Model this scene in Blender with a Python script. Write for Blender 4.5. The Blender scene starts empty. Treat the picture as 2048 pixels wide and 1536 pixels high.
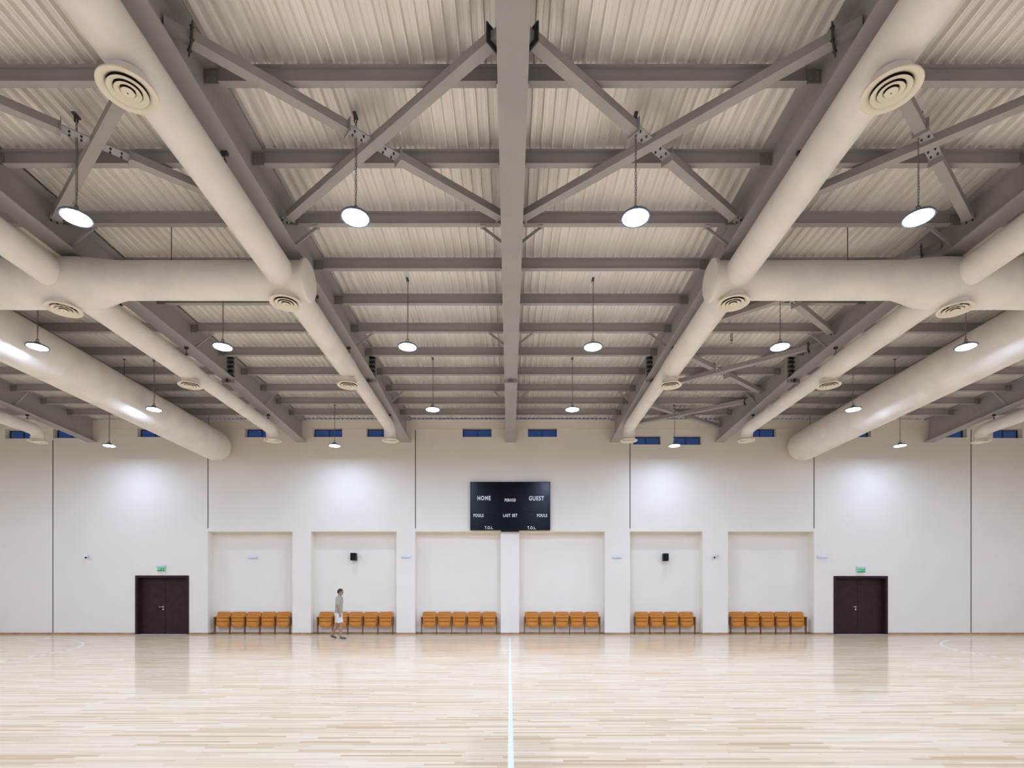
import bpy, math, random
from mathutils import Vector, Matrix

random.seed(7)
scn = bpy.context.scene
COL = scn.collection

# ------------------------------------------------------------------ camera, world, exposure
F = 1085.0                      # focal length in pixels of the 2048 wide frame
PX, PY = 1019.0, 1200.0         # principal point
CAMZ = 1.327
D = F / 52.0                    # distance of the far wall
cam_d = bpy.data.cameras.new('camera')
cam_d.sensor_fit = 'HORIZONTAL'
cam_d.sensor_width = 36.0
cam_d.lens = F / 2048.0 * 36.0
cam_d.shift_x = (1024 - PX) / 2048.0
cam_d.shift_y = (PY - 768) / 2048.0
cam_d.clip_start = 0.05
cam_d.clip_end = 200
cam = bpy.data.objects.new('camera', cam_d)
cam.location = (0, 0, CAMZ)
cam.rotation_euler = (math.radians(90), 0, 0)
COL.objects.link(cam)
scn.camera = cam

LAMP_COL = (0.69, 0.89, 1.32)
LAMP_STRENGTH = 280.0
ROW_POWER = [0.85, 0.95, 1.22, 0.53]   # rows from the camera to the far wall run at different power
scn.view_settings.view_transform = 'Standard'
scn.view_settings.look = 'None'
scn.view_settings.gamma = 1.0
scn.view_settings.use_curve_mapping = False
scn.view_settings.exposure = 0.16
try:
    scn.cycles.max_bounces = 8
    scn.cycles.diffuse_bounces = 5
    scn.cycles.glossy_bounces = 3
    scn.cycles.sample_clamp_indirect = 6.0
except Exception:
    pass

world = bpy.data.worlds.new('dusk_sky')
scn.world = world
world.use_nodes = True
wn = world.node_tree
wn.nodes.clear()
wo = wn.nodes.new('ShaderNodeOutputWorld')
wb = wn.nodes.new('ShaderNodeBackground')
wb.inputs['Color'].default_value = (0.030, 0.085, 0.27, 1)
wb.inputs['Strength'].default_value = 0.42
wn.links.new(wb.outputs[0], wo.inputs[0])

# ------------------------------------------------------------------ pixel helpers
def WX(px):                     # x on the far wall
    return (px - PX) / 52.0
def WZ(py):                     # z on the far wall
    return CAMZ + (PY - py) / 52.0
def H(h):                       # height above the camera -> z
    return CAMZ + h

# ------------------------------------------------------------------ materials
def srgb(r, g, b):
    f = lambda c: (c / 255.0 / 12.92) if c / 255.0 <= 0.04045 else ((c / 255.0 + 0.055) / 1.055) ** 2.4
    return (f(r), f(g), f(b))

def mat(name, col, rough=0.5, metal=0.0, noise=0.0, nscale=6.0, bump=0.0, bscale=30.0, spec=0.5, coat=0.0, col2=None, emit=None, estr=0.0):
    m = bpy.data.materials.new(name)
    m.use_nodes = True
    nt = m.node_tree
    b = nt.nodes['Principled BSDF']
    b.inputs['Base Color'].default_value = (*col, 1)
    b.inputs['Roughness'].default_value = rough
    b.inputs['Metallic'].default_value = metal
    b.inputs['Specular IOR Level'].default_value = spec
    b.inputs['Coat Weight'].default_value = coat
    tc = nt.nodes.new('ShaderNodeTexCoord')
    if noise > 0 or col2:
        n = nt.nodes.new('ShaderNodeTexNoise')
        n.inputs['Scale'].default_value = nscale
        n.inputs['Detail'].default_value = 5
        nt.links.new(tc.outputs['Object'], n.inputs['Vector'])
        r = nt.nodes.new('ShaderNodeValToRGB')
        c2 = col2 or tuple(max(0, c * (1 - noise)) for c in col)
        r.color_ramp.elements[0].position = 0.35
        r.color_ramp.elements[0].color = (*c2, 1)
        r.color_ramp.elements[1].position = 0.62
        r.color_ramp.elements[1].color = (*col, 1)
        nt.links.new(n.outputs['Fac'], r.inputs['Fac'])
        nt.links.new(r.outputs['Color'], b.inputs['Base Color'])
    if bump > 0:
        n2 = nt.nodes.new('ShaderNodeTexNoise')
        n2.inputs['Scale'].default_value = bscale
        n2.inputs['Detail'].default_value = 4
        nt.links.new(tc.outputs['Object'], n2.inputs['Vector'])
        bp = nt.nodes.new('ShaderNodeBump')
        bp.inputs['Strength'].default_value = bump
        bp.inputs['Distance'].default_value = 0.02
        nt.links.new(n2.outputs['Fac'], bp.inputs['Height'])
        nt.links.new(bp.outputs['Normal'], b.inputs['Normal'])
    if emit:
        b.inputs['Emission Color'].default_value = (*emit, 1)
        b.inputs['Emission Strength'].default_value = estr
    return m

M = {}
M['wall'] = mat('wall_paint', (0.90, 0.83, 0.72), rough=0.8, noise=0.025, nscale=0.7, spec=0.25)
M['rear_wall'] = mat('rear_wall_bounce_grey', (0.45, 0.42, 0.38), rough=0.8, noise=0.05, nscale=0.7)  # unseen wall greyed so less light bounces onto the roof steel
M['steel'] = mat('grey_steel_paint', (0.43, 0.398, 0.368), rough=0.5, noise=0.08, nscale=1.5, spec=0.3)
M['cleat'] = mat('cleat_grey_steel', (0.30, 0.28, 0.26), rough=0.5, noise=0.1, spec=0.3)
M['steel_dark'] = mat('dark_steel_plate', (0.085, 0.08, 0.078), rough=0.5, noise=0.1, spec=0.3)
M['gusset'] = mat('pale_primer_plate', (0.42, 0.41, 0.40), rough=0.5, noise=0.1, nscale=20)
M['bolt'] = mat('dark_bolt_steel', (0.06, 0.055, 0.05), rough=0.45, metal=0.4)
M['duct'] = mat('duct_lagging_cloth', (0.92, 0.85, 0.775), rough=0.62, noise=0.10, nscale=1.6, bump=0.45, bscale=4.5, spec=0.22)
M['diffuser'] = mat('cream_enamel', (0.86, 0.77, 0.60), rough=0.35, noise=0.03)
M['void_shade'] = mat('duct_inside_shade', (0.02, 0.017, 0.014), rough=0.8)  # near-black: shade inside the diffusers put into the colour
M['rod'] = mat('hanger_rod_steel', (0.10, 0.09, 0.085), rough=0.45, metal=0.5)
M['chain'] = mat('chain_steel', (0.30, 0.28, 0.26), rough=0.4, metal=0.6)
M['lamp_body'] = mat('lamp_grey_housing', (0.11, 0.125, 0.17), rough=0.4)
M['lamp_lens'] = mat('lamp_glowing_lens', (0.9, 0.95, 1.0), rough=0.4, emit=LAMP_COL, estr=LAMP_STRENGTH)
M['orange'] = mat('orange_chair_shell', (0.66, 0.245, 0.032), rough=0.5, noise=0.08, nscale=9, bump=0.1, bscale=120, spec=0.3)
M['chair_leg'] = mat('chair_brown_wood', (0.23, 0.085, 0.025), rough=0.5, noise=0.25, nscale=12)
M['door_wood'] = mat('dark_wenge_wood', (0.040, 0.017, 0.013), rough=0.5, noise=0.35, nscale=5, spec=0.25)
M['chrome'] = mat('satin_chrome', (0.75, 0.75, 0.75), rough=0.25, metal=0.9)
M['baseboard'] = mat('pine_baseboard', (0.50, 0.30, 0.15), rough=0.5, noise=0.3, nscale=3)
M['white'] = mat('white_plastic', (0.80, 0.80, 0.80), rough=0.4, noise=0.02)
M['black'] = mat('black_plastic', (0.005, 0.005, 0.006), rough=0.5, noise=0.1, spec=0.2)
M['board'] = mat('scoreboard_black_face', (0.004, 0.005, 0.009), rough=0.22, noise=0.2, nscale=4, spec=0.16)
M['board_text'] = mat('white_lettering', (0.93, 0.93, 0.92), rough=0.5)
M['green'] = mat('green_exit_panel', (0.004, 0.13, 0.045), rough=0.3, emit=(0.01, 0.30, 0.10), estr=0.35)
M['green_light'] = mat('lit_exit_symbols', (0.45, 0.85, 0.6), rough=0.4, emit=(0.35, 0.9, 0.55), estr=0.35)
M['acrylic'] = mat('pale_green_acrylic_edge', (0.42, 0.75, 0.58), rough=0.3, emit=(0.3, 0.8, 0.5), estr=0.1)
M['joint'] = mat('dark_joint_gap', (0.012, 0.010, 0.008), rough=0.9)
M['line'] = mat('white_court_paint', (0.84, 0.84, 0.84), rough=0.3, noise=0.03)
M['frame_dark'] = mat('window_dark_frame', (0.03, 0.035, 0.05), rough=0.5)
M['skin'] = mat('skin', (0.40, 0.22, 0.145), rough=0.5, noise=0.06)
M['hair'] = mat('dark_hair', (0.018, 0.012, 0.010), rough=0.5, noise=0.3, nscale=30)
M['shirt'] = mat('sage_cotton', (0.42, 0.40, 0.30), rough=0.8, noise=0.08, nscale=15)
M['shorts'] = mat('white_cotton', (0.76, 0.72, 0.70), rough=0.8, noise=0.05, nscale=15)
M['shoe'] = mat('grey_shoe_fabric', (0.10, 0.095, 0.095), rough=0.6, noise=0.1)
M['eye'] = mat('dark_eye', (0.02, 0.015, 0.012), rough=0.3)
M['lip'] = mat('lips', (0.32, 0.12, 0.10), rough=0.5)
M['threshold'] = mat('pale_stone_threshold', (0.62, 0.60, 0.58), rough=0.4, noise=0.08)

def mat_deck():
    m = mat('galvanised_roof_deck', (0.50, 0.462, 0.42), rough=0.36, metal=0.35, spec=0.5)
    nt = m.node_tree
    b = nt.nodes['Principled BSDF']
    tc = nt.nodes['Texture Coordinate']
    mp = nt.nodes.new('ShaderNodeMapping')
    mp.inputs['Scale'].default_value = (1.3, 0.12, 1.0)
    n = nt.nodes.new('ShaderNodeTexNoise')
    n.inputs['Scale'].default_value = 2.5
    n.inputs['Detail'].default_value = 6
    r = nt.nodes.new('ShaderNodeValToRGB')
    r.color_ramp.elements[0].position = 0.33
    r.color_ramp.elements[0].color = (0.86, 0.805, 0.745, 1)
    r.color_ramp.elements[1].position = 0.6
    r.color_ramp.elements[1].color = (0.95, 0.905, 0.85, 1)
    nt.links.new(tc.outputs['Object'], mp.inputs['Vector'])
    nt.links.new(mp.outputs['Vector'], n.inputs['Vector'])
    nt.links.new(n.outputs['Fac'], r.inputs['Fac'])
    nt.links.new(r.outputs['Color'], b.inputs['Base Color'])
    return m
M['deck'] = mat_deck()

def mat_floor():
    m = bpy.data.materials.new('maple_strip_floor')
    m.use_nodes = True
    nt = m.node_tree
    L = nt.links.new
    N = nt.nodes.new
    b = nt.nodes['Principled BSDF']
    tc = N('ShaderNodeTexCoord')
    sp = N('ShaderNodeSeparateXYZ')
    L(tc.outputs['Object'], sp.inputs[0])
    def mth(op, a, bb=None, c=None):
        n = N('ShaderNodeMath')
        n.operation = op
        for i, v in enumerate((a, bb, c)):
            if v is None:
                continue
            if isinstance(v, (int, float)):
                n.inputs[i].default_value = v
            else:
                L(v, n.inputs[i])
        return n.outputs[0]
    yy = mth('DIVIDE', sp.outputs['Y'], 0.05)
    row = mth('FLOOR', yy)
    fy = mth('FRACT', yy)
    w1 = N('ShaderNodeTexWhiteNoise'); w1.noise_dimensions = '1D'
    L(row, w1.inputs['W'])
    off = mth('MULTIPLY', w1.outputs['Value'], 13.7)
    ln = mth('MULTIPLY_ADD', w1.outputs['Value'], 0.8, 0.6)
    xx = mth('ADD', mth('DIVIDE', sp.outputs['X'], ln), off)
    colm = mth('FLOOR', xx)
    fx = mth('FRACT', xx)
    cmb = N('ShaderNodeCombineXYZ')
    L(colm, cmb.inputs[0]); L(row, cmb.inputs[1])
    w2 = N('ShaderNodeTexWhiteNoise'); w2.noise_dimensions = '2D'
    L(cmb.outputs[0], w2.inputs['Vector'])
    ramp = N('ShaderNodeValToRGB')
    cr = ramp.color_ramp
    cr.elements[0].position = 0.0
    cr.elements[0].color = (*FLOOR_DARK, 1)
    cr.elements[1].position = 1.0
    cr.elements[1].color = (*FLOOR_LIGHT, 1)
    e = cr.elements.new(0.10); e.color = (*[0.55 * a + 0.45 * c for a, c in zip(FLOOR_DARK, FLOOR_MID)], 1)
    e = cr.elements.new(0.45); e.color = (*FLOOR_MID, 1)
    L(w2.outputs['Value'], ramp.inputs['Fac'])
    # grain
    mp = N('ShaderNodeMapping')
    mp.inputs['Scale'].default_value = (1.2, 26, 1)
    L(tc.outputs['Object'], mp.inputs['Vector'])
    g = N('ShaderNodeTexNoise')
    g.inputs['Scale'].default_value = 2.0
    g.inputs['Detail'].default_value = 6
    L(mp.outputs['Vector'], g.inputs['Vector'])
    gm = N('ShaderNodeMapRange')
    gm.inputs['From Min'].default_value = 0.3
    gm.inputs['From Max'].default_value = 0.7
    gm.inputs['To Min'].default_value = 0.90
    gm.inputs['To Max'].default_value = 1.05
    L(g.outputs['Fac'], gm.inputs['Value'])
    gapy = mth('LESS_THAN', fy, 0.03)
    gapx = mth('LESS_THAN', fx, 0.004)
    gap = mth('MAXIMUM', gapy, gapx)
    shade = mth('MULTIPLY', gm.outputs[0], mth('MULTIPLY_ADD', gap, -0.22, 1.0))
    mx = N('ShaderNodeVectorMath'); mx.operation = 'SCALE'
    L(ramp.outputs['Color'], mx.inputs[0]); L(shade, mx.inputs['Scale'])
    L(mx.outputs[0], b.inputs['Base Color'])
    # every strip lies at a very slightly different tilt, so reflections break up in bands
    sc = N('ShaderNodeVectorMath'); sc.operation = 'SUBTRACT'
    sc.inputs[1].default_value = (0.5, 0.5, 0.5)
    L(w2.outputs['Color'], sc.inputs[0])
    s2 = N('ShaderNodeVectorMath'); s2.operation = 'MULTIPLY'
    s2.inputs[1].default_value = (0.002, 0.012, 0.0)
    L(sc.outputs[0], s2.inputs[0])
    geo = N('ShaderNodeNewGeometry')
    ad = N('ShaderNodeVectorMath'); ad.operation = 'ADD'
    L(geo.outputs['Normal'], ad.inputs[0]); L(s2.outputs[0], ad.inputs[1])
    nm = N('ShaderNodeVectorMath'); nm.operation = 'NORMALIZE'
    L(ad.outputs[0], nm.inputs[0])
    L(nm.outputs[0], b.inputs['Normal'])
    # satin lacquer: a diffuse wood under a thin, partly matted clear coat
    b.inputs['Roughness'].default_value = 0.6
    b.inputs['Specular IOR Level'].default_value = 0.0
    gl = N('ShaderNodeBsdfGlossy')
    gl.inputs['Roughness'].default_value = 0.10
    gl.inputs['Color'].default_value = (1, 1, 1, 1)
    L(nm.outputs[0], gl.inputs['Normal'])
    fr = N('ShaderNodeFresnel')
    fr.inputs['IOR'].default_value = 1.5
    fac = mth('MULTIPLY', fr.outputs[0], 0.58)
    mxs = N('ShaderNodeMixShader')
    L(fac, mxs.inputs[0]); L(b.outputs[0], mxs.inputs[1]); L(gl.outputs[0], mxs.inputs[2])
    L(mxs.outputs[0], nt.nodes['Material Output'].inputs['Surface'])
    return m
FLOOR_DARK = (0.60, 0.40, 0.215)
FLOOR_MID = (0.775, 0.585, 0.375)
FLOOR_LIGHT = (0.85, 0.685, 0.48)
M['floor'] = mat_floor()

def mat_pane():
    m = bpy.data.materials.new('textured_window_glass')
    m.use_nodes = True
    nt = m.node_tree
    b = nt.nodes['Principled BSDF']
    b.inputs['Base Color'].default_value = (0.75, 0.85, 1.0, 1)
    b.inputs['Transmission Weight'].default_value = 0.95
    b.inputs['Roughness'].default_value = 0.25
    b.inputs['IOR'].default_value = 1.2
    tc = nt.nodes.new('ShaderNodeTexCoord')
    v = nt.nodes.new('ShaderNodeTexVoronoi')
    v.inputs['Scale'].default_value = 9
    nt.links.new(tc.outputs['Object'], v.inputs['Vector'])
    bp = nt.nodes.new('ShaderNodeBump')
    bp.inputs['Strength'].default_value = 0.5
    nt.links.new(v.outputs['Distance'], bp.inputs['Height'])
    nt.links.new(bp.outputs['Normal'], b.inputs['Normal'])
    return m
M['pane'] = mat_pane()

# ------------------------------------------------------------------ mesh builder
class MB:
    def __init__(self):
        self.v = []
        self.f = []
    def add(self, vs, fs, mtx=None):
        o = len(self.v)
        for p in vs:
            p = Vector(p)
            self.v.append(mtx @ p if mtx else p)
        for fc in fs:
            self.f.append([i + o for i in fc])
        return self
    def box(self, x0, x1, y0, y1, z0, z1, mtx=None):
        vs = [(x0, y0, z0), (x1, y0, z0), (x1, y1, z0), (x0, y1, z0), (x0, y0, z1), (x1, y0, z1), (x1, y1, z1), (x0, y1, z1)]
        fs = [(0, 3, 2, 1), (4, 5, 6, 7), (0, 1, 5, 4), (1, 2, 6, 5), (2, 3, 7, 6), (3, 0, 4, 7)]
        return self.add(vs, fs, mtx)
    def cbox(self, c, s, mtx=None):
        return self.box(c[0] - s[0] / 2, c[0] + s[0] / 2, c[1] - s[1] / 2, c[1] + s[1] / 2, c[2] - s[2] / 2, c[2] + s[2] / 2, mtx)
    def bar(self, p0, p1, w, h, up=(0, 0, 1)):
        """rectangular bar from p0 to p1, width w across, height h along up"""
        p0 = Vector(p0); p1 = Vector(p1)
        d = (p1 - p0).normalized()
        s = d.cross(Vector(up)).normalized()
        u = s.cross(d).normalized()
        vs = []
        for p in (p0, p1):
            for a, b in ((-1, -1), (1, -1), (1, 1), (-1, 1)):
                vs.append(p + s * (a * w / 2) + u * (b * h / 2))
        fs = [(0, 1, 2, 3), (7, 6, 5, 4), (0, 4, 5, 1), (1, 5, 6, 2), (2, 6, 7, 3), (3, 7, 4, 0)]
        return self.add(vs, fs)
    def tube(self, pts, rad, n=16, caps=True, jitter=0.0, up=(0, 0, 1)):
        pts = [Vector(p) for p in pts]
        if not hasattr(rad, '__len__'):
            rad = [rad] * len(pts)
        rings = []
        prev_s = None
        for i, p in enumerate(pts):
            if i == 0:
                d = pts[1] - pts[0]
            elif i == len(pts) - 1:
                d = pts[-1] - pts[-2]
            else:
                d = (pts[i + 1] - p).normalized() + (p - pts[i - 1]).normalized()
            d.normalize()
            if prev_s is None:
                a = Vector(up)
                if abs(a.dot(d)) > 0.95:
                    a = Vector((1, 0, 0))
                s = d.cross(a).normalized()
            else:
                s = (prev_s - d * prev_s.dot(d)).normalized()
            prev_s = s
            u = d.cross(s).normalized()
            ring = []
            for k in range(n):
                t = 2 * math.pi * k / n
                r = rad[i]
                if jitter:
                    r *= 1 + jitter * (math.sin(3 * t + i * 1.7) * 0.5 + random.uniform(-0.5, 0.5))
                ring.append(p + s * (math.cos(t) * r) + u * (math.sin(t) * r))
            rings.append(ring)
        vs = [v for r in rings for v in r]
        fs = []
        for i in range(len(rings) - 1):
            for k in range(n):
                k2 = (k + 1) % n
                fs.append((i * n + k, i * n + k2, (i + 1) * n + k2, (i + 1) * n + k))
        if caps:
            fs.append(tuple(reversed(range(n))))
            fs.append(tuple((len(rings) - 1) * n + k for k in range(n)))
        return self.add(vs, fs)
    def lathe(self, prof, n=32, c=(0, 0, 0), mtx=None):
        """closed loop profile of (r, z) turned about z"""
        vs = []
        fs = []
        m = len(prof)
        for k in range(n):
            t = 2 * math.pi * k / n
            for r, z in prof:
                vs.append((c[0] + r * math.cos(t), c[1] + r * math.sin(t), c[2] + z))
        for k in range(n):
            k2 = (k + 1) % n
            for j in range(m - 1):
                a, b, cc, dd = k * m + j, k2 * m + j, k2 * m + j + 1, k * m + j + 1
                fs.append((a, b, cc, dd))
        return self.add(vs, fs, mtx)
    def sphere(self, c, r, n=14, m=9, s=(1, 1, 1)):
        vs = []
        fs = []
        for i in range(m + 1):
            ph = math.pi * i / m
            for k in range(n):
                t = 2 * math.pi * k / n
                vs.append((c[0] + s[0] * r * math.sin(ph) * math.cos(t), c[1] + s[1] * r * math.sin(ph) * math.sin(t), c[2] + s[2] * r * math.cos(ph)))
        for i in range(m):
            for k in range(n):
                k2 = (k + 1) % n
                fs.append((i * n + k, (i + 1) * n + k, (i + 1) * n + k2, i * n + k2))
        return self.add(vs, fs)
    def mesh(self, name, m, smooth=None, bevel=0.0):
        me = bpy.data.meshes.new(name)
        me.from_pydata([tuple(v) for v in self.v], [], self.f)
        me.materials.append(m)
        me.validate()
        if smooth is not None:
            me.polygons.foreach_set('use_smooth', [True] * len(me.polygons))
            me.set_sharp_from_angle(angle=math.radians(smooth))
        me.update()
        return me
    def build(self, name, m, parent=None, smooth=None, bevel=0.0):
        o = bpy.data.objects.new(name, self.mesh(name, m, smooth))
        COL.objects.link(o)
        if parent:
            o.parent = parent
        if bevel:
            md = o.modifiers.new('bevel', 'BEVEL')
            md.width = bevel
            md.segments = 2
            md.limit_method = 'ANGLE'
        return o

def tag(o, label=None, cat=None, group=None, kind=None):
    if label: o['label'] = label
    if cat: o['category'] = cat
    if group: o['group'] = group
    if kind: o['kind'] = kind
    return o

def thing(name, label, cat, loc=(0, 0, 0), rz=0.0, group=None, kind=None):
    o = bpy.data.objects.new(name, None)
    o.empty_display_size = 0.1
    COL.objects.link(o)
    o.location = loc
    o.rotation_euler = (0, 0, rz)
    return tag(o, label, cat, group, kind)

def copy_tree(o, parent=None):
    c = o.copy()
    COL.objects.link(c)
    if parent:
        c.parent = parent
    for ch in list(KIDS.get(o.name, [])) or [x for x in o.children]:
        copy_tree(ch, c)
    return c
KIDS = {}

def text_mesh(body, size, thick=0.004, xs=1.0, bold=0.0, align='CENTER'):
    cu = bpy.data.curves.new('lettering', 'FONT')
    cu.body = body
    cu.size = size
    cu.align_x = align
    cu.align_y = 'CENTER'
    cu.extrude = thick / 2
    cu.offset = bold
    cu.space_character = 1.0 + 9.0 * bold / size
    cu.resolution_u = 3
    ob = bpy.data.objects.new('lettering_tmp', cu)
    COL.objects.link(ob)
    bpy.context.view_layer.update()
    dg = bpy.context.evaluated_depsgraph_get()
    me = bpy.data.meshes.new_from_object(ob.evaluated_get(dg))
    bpy.data.objects.remove(ob)
    bpy.data.curves.remove(cu)
    # stand upright, facing the camera (-y)
    me.transform(Matrix.Rotation(math.radians(90), 4, 'X') @ Matrix.Diagonal((xs, 1, 1, 1)))
    return me

# ------------------------------------------------------------------ THE SETTING
DECK_H = 6.93
DECK_Z = H(DECK_H)
XL, XR, YB = -20.9, 20.95, -2.2
NICHE_DEPTH = 0.40
DOOR_DEPTH = 0.23
NICHES = [(415.6, 584.8), (622, 792.8), (830.3, 1001.5), (1038.2, 1209.6), (1259.8, 1405.6), (1456, 1628)]
NICHE_TOP = WZ(1063)
DOORS = [(271, 378, 1151), (1667, 1775, 1152)]
WINS = [(10, 66, 858.5, 877), (106, 164, 857.5, 876), (275, 333, 856, 874), (490, 548, 856, 874.5), (626, 684.5, 856, 874),
        (733, 791, 855.7, 873.8), (925, 983, 855.7, 873.8), (1056, 1114, 855.7, 873.8), (1266, 1322, 871, 889),
        (1347, 1403, 871, 889.5), (1496, 1553, 855.7, 874), (1684, 1742, 856, 874), (1876, 1934, 857, 875), (1986, 2045, 857, 876)]

# floor (runs into the recesses)
b = MB()
b.box(XL, XR, YB, D + 0.6, -0.1, 0)
fl = b.build('floor', M['floor'])
tag(fl, 'glossy pale maple strip floor of the sports hall', 'floor', kind='structure')

# far wall with openings
def wall_with_holes():
    mb = MB()
    holes = []
    for a, c in NICHES:
        holes.append((WX(a), WX(c), 0.0, NICHE_TOP, NICHE_DEPTH, True))
    for a, c, t in DOORS:
        holes.append((WX(a), WX(c), 0.0, WZ(t), DOOR_DEPTH + 0.06, True))
    for a, c, t, bt in WINS:
        holes.append((WX(a), WX(c), WZ(bt), WZ(t), 0.30, False))
    xs = sorted({XL, XR, *[h[0] for h in holes], *[h[1] for h in holes]})
    zs = sorted({0.0, DECK_Z + 0.02, *[h[2] for h in holes], *[h[3] for h in holes]})
    for i in range(len(xs) - 1):
        for j in range(len(zs) - 1):
            cx, cz = (xs[i] + xs[i + 1]) / 2, (zs[j] + zs[j + 1]) / 2
            if any(h[0] < cx < h[1] and h[2] < cz < h[3] for h in holes):
                continue
            mb.add([(xs[i], D, zs[j]), (xs[i + 1], D, zs[j]), (xs[i + 1], D, zs[j + 1]), (xs[i], D, zs[j + 1])], [(0, 1, 2, 3)])
    for x0, x1, z0, z1, dep, back in holes:
        y1 = D + dep
        mb.add([(x0, D, z0), (x0, y1, z0), (x0, y1, z1), (x0, D, z1)], [(3, 2, 1, 0)])
        mb.add([(x1, D, z0), (x1, y1, z0), (x1, y1, z1), (x1, D, z1)], [(0, 1, 2, 3)])
        mb.add([(x0, D, z1), (x1, D, z1), (x1, y1, z1), (x0, y1, z1)], [(3, 2, 1, 0)])
        if z0 > 0.01:
            mb.add([(x0, D, z0), (x1, D, z0), (x1, y1, z0), (x0, y1, z0)], [(0, 1, 2, 3)])
        if back:
            mb.add([(x0, y1, z0), (x1, y1, z0), (x1, y1, z1), (x0, y1, z1)], [(0, 1, 2, 3)])
    return mb
wf = wall_with_holes().build('wall_far', M['wall'])
tag(wf, 'long cream far wall with six seating recesses', 'wall', kind='structure')
for nm, bx, lb in (('wall_left', (XL - 0.2, XL, YB, D + 0.5), 'left end wall of the hall'),
                   ('wall_right', (XR, XR + 0.2, YB, D + 0.5), 'right end wall of the hall'),
                   ('wall_rear', (XL, XR, YB - 0.2, YB), 'rear wall behind the camera')):
    q = MB().box(*bx, 0, DECK_Z + 0.02)
    tag(q.build(nm, M['rear_wall'] if nm == 'wall_rear' else M['wall']), lb, 'wall', kind='structure')

# corrugated roof deck
def deck():
    pitch = 0.162
    prof = [(0.0, 0.0), (0.018, 0.0), (0.032, 0.068), (0.080, 0.068), (0.084, 0.058), (0.093, 0.058), (0.097, 0.068), (0.148, 0.068)]
    pts = []
    n = int((XR - XL) / pitch) + 1
    for i in range(n):
        for px_, pz in prof:
            x = XL + i * pitch + px_
            if x <= XR:
                pts.append((x, pz))
    pts.append((XR, 0))
    mb = MB()
    vs = []
    for x, z in pts:
        vs.append((x, YB, DECK_Z + z))
        vs.append((x, D + 0.02, DECK_Z + z))
    fs = [(2 * i, 2 * i + 1, 2 * i + 3, 2 * i + 2) for i in range(len(pts) - 1)]
    mb.add(vs, fs)
    mb.box(XL, XR, YB, D + 0.5, DECK_Z + 0.12, DECK_Z + 0.2)
    return mb
tag(deck().build('ceiling', M['deck']), 'corrugated galvanised metal roof deck', 'ceiling', kind='structure')

# wall joints and upper band
JOINTS = [(106, 880, 1266), (416, 905, 1057), (831, 860, 1057), (1260, 886, 1057), (1628, 905, 1057), (1942, 859, 1266)]
for i, (px_, t, bt) in enumerate(JOINTS):
    x = WX(px_)
    q = MB().box(x - 0.014, x + 0.014, D - 0.004, D + 0.02, WZ(bt), WZ(t))
    tag(q.build('trim_%d' % (i + 1), M['joint']), 'narrow dark vertical joint line on the far wall', 'joint', 'wall joints', 'structure')
q = MB()
xw = sorted((WX(a), WX(c)) for a, c, t, bt in WINS if t < 858.6)
edges = [XL] + [e for p in xw for e in p] + [XR]
for i in range(0, len(edges), 2):
    q.box(edges[i], edges[i + 1], D - 0.012, D, WZ(858.6), WZ(857.6))
tag(q.build('trim_7', M['wall']), 'thin raised cream band high on the far wall', 'trim', kind='structure')

# baseboards along the far wall and inside the recesses
q = MB()
solid = sorted([(WX(a), WX(c)) for a, c in NICHES] + [(WX(a), WX(c)) for a, c, _ in DOORS])
edges = [XL] + [e for p in solid for e in p] + [XR]
for i in range(0, len(edges), 2):
    q.box(edges[i], edges[i + 1], D - 0.016, D, 0, 0.068)
for a, c in NICHES:
    x0, x1 = WX(a), WX(c)
    q.box(x0, x1, D + NICHE_DEPTH - 0.016, D + NICHE_DEPTH, 0, 0.068)
    q.box(x0, x0 + 0.016, D - 0.016, D + NICHE_DEPTH, 0, 0.068)
    q.box(x1 - 0.016, x1, D - 0.016, D + NICHE_DEPTH, 0, 0.068)
tag(q.build('baseboard_far', M['baseboard']), 'low pine baseboard along the far wall', 'baseboard', kind='structure')

# windows: dark blue slots under the roof
WL = ['leftmost slot window behind the small duct elbow', 'slot window just left of the far left girder', 'slot window above the left big duct',
      'slot window right of the left big duct end', 'slot window above the recess with the left speaker', 'slot window behind the left inner duct elbow',
      'slot window left of the central girder', 'slot window right of the central girder', 'lower slot window beside the right inner duct elbow',
      'lower slot window left of the second right girder', 'slot window behind the right outer duct elbow', 'slot window above the right big duct',
      'slot window behind the far right girder end', 'rightmost slot window behind the small duct elbow']
for i, (a, c, t, bt) in enumerate(WINS):
    x0, x1, z0, z1 = WX(a), WX(c), WZ(bt), WZ(t)
    w = thing('window_%d' % (i + 1), 'dark blue ' + WL[i], 'window', ((x0 + x1) / 2, D + 0.2, z0), kind='structure')
    hw, hh = (x1 - x0) / 2, z1 - z0
    q = MB()
    q.box(-hw, hw, 0, 0.05, 0, 0.022); q.box(-hw, hw, 0, 0.05, hh - 0.022, hh)
    q.box(-hw, -hw + 0.022, 0, 0.05, 0.022, hh - 0.022); q.box(hw - 0.022, hw, 0, 0.05, 0.022, hh - 0.022)
    q.box(-0.008, 0.008, 0, 0.05, 0.022, hh - 0.022)
    q.build('window_frame', M['frame_dark'], w)
    q = MB().box(-hw + 0.02, hw - 0.02, 0.02, 0.032, 0.02, hh - 0.02)
    q.build('pane', M['pane'], w)

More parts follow.
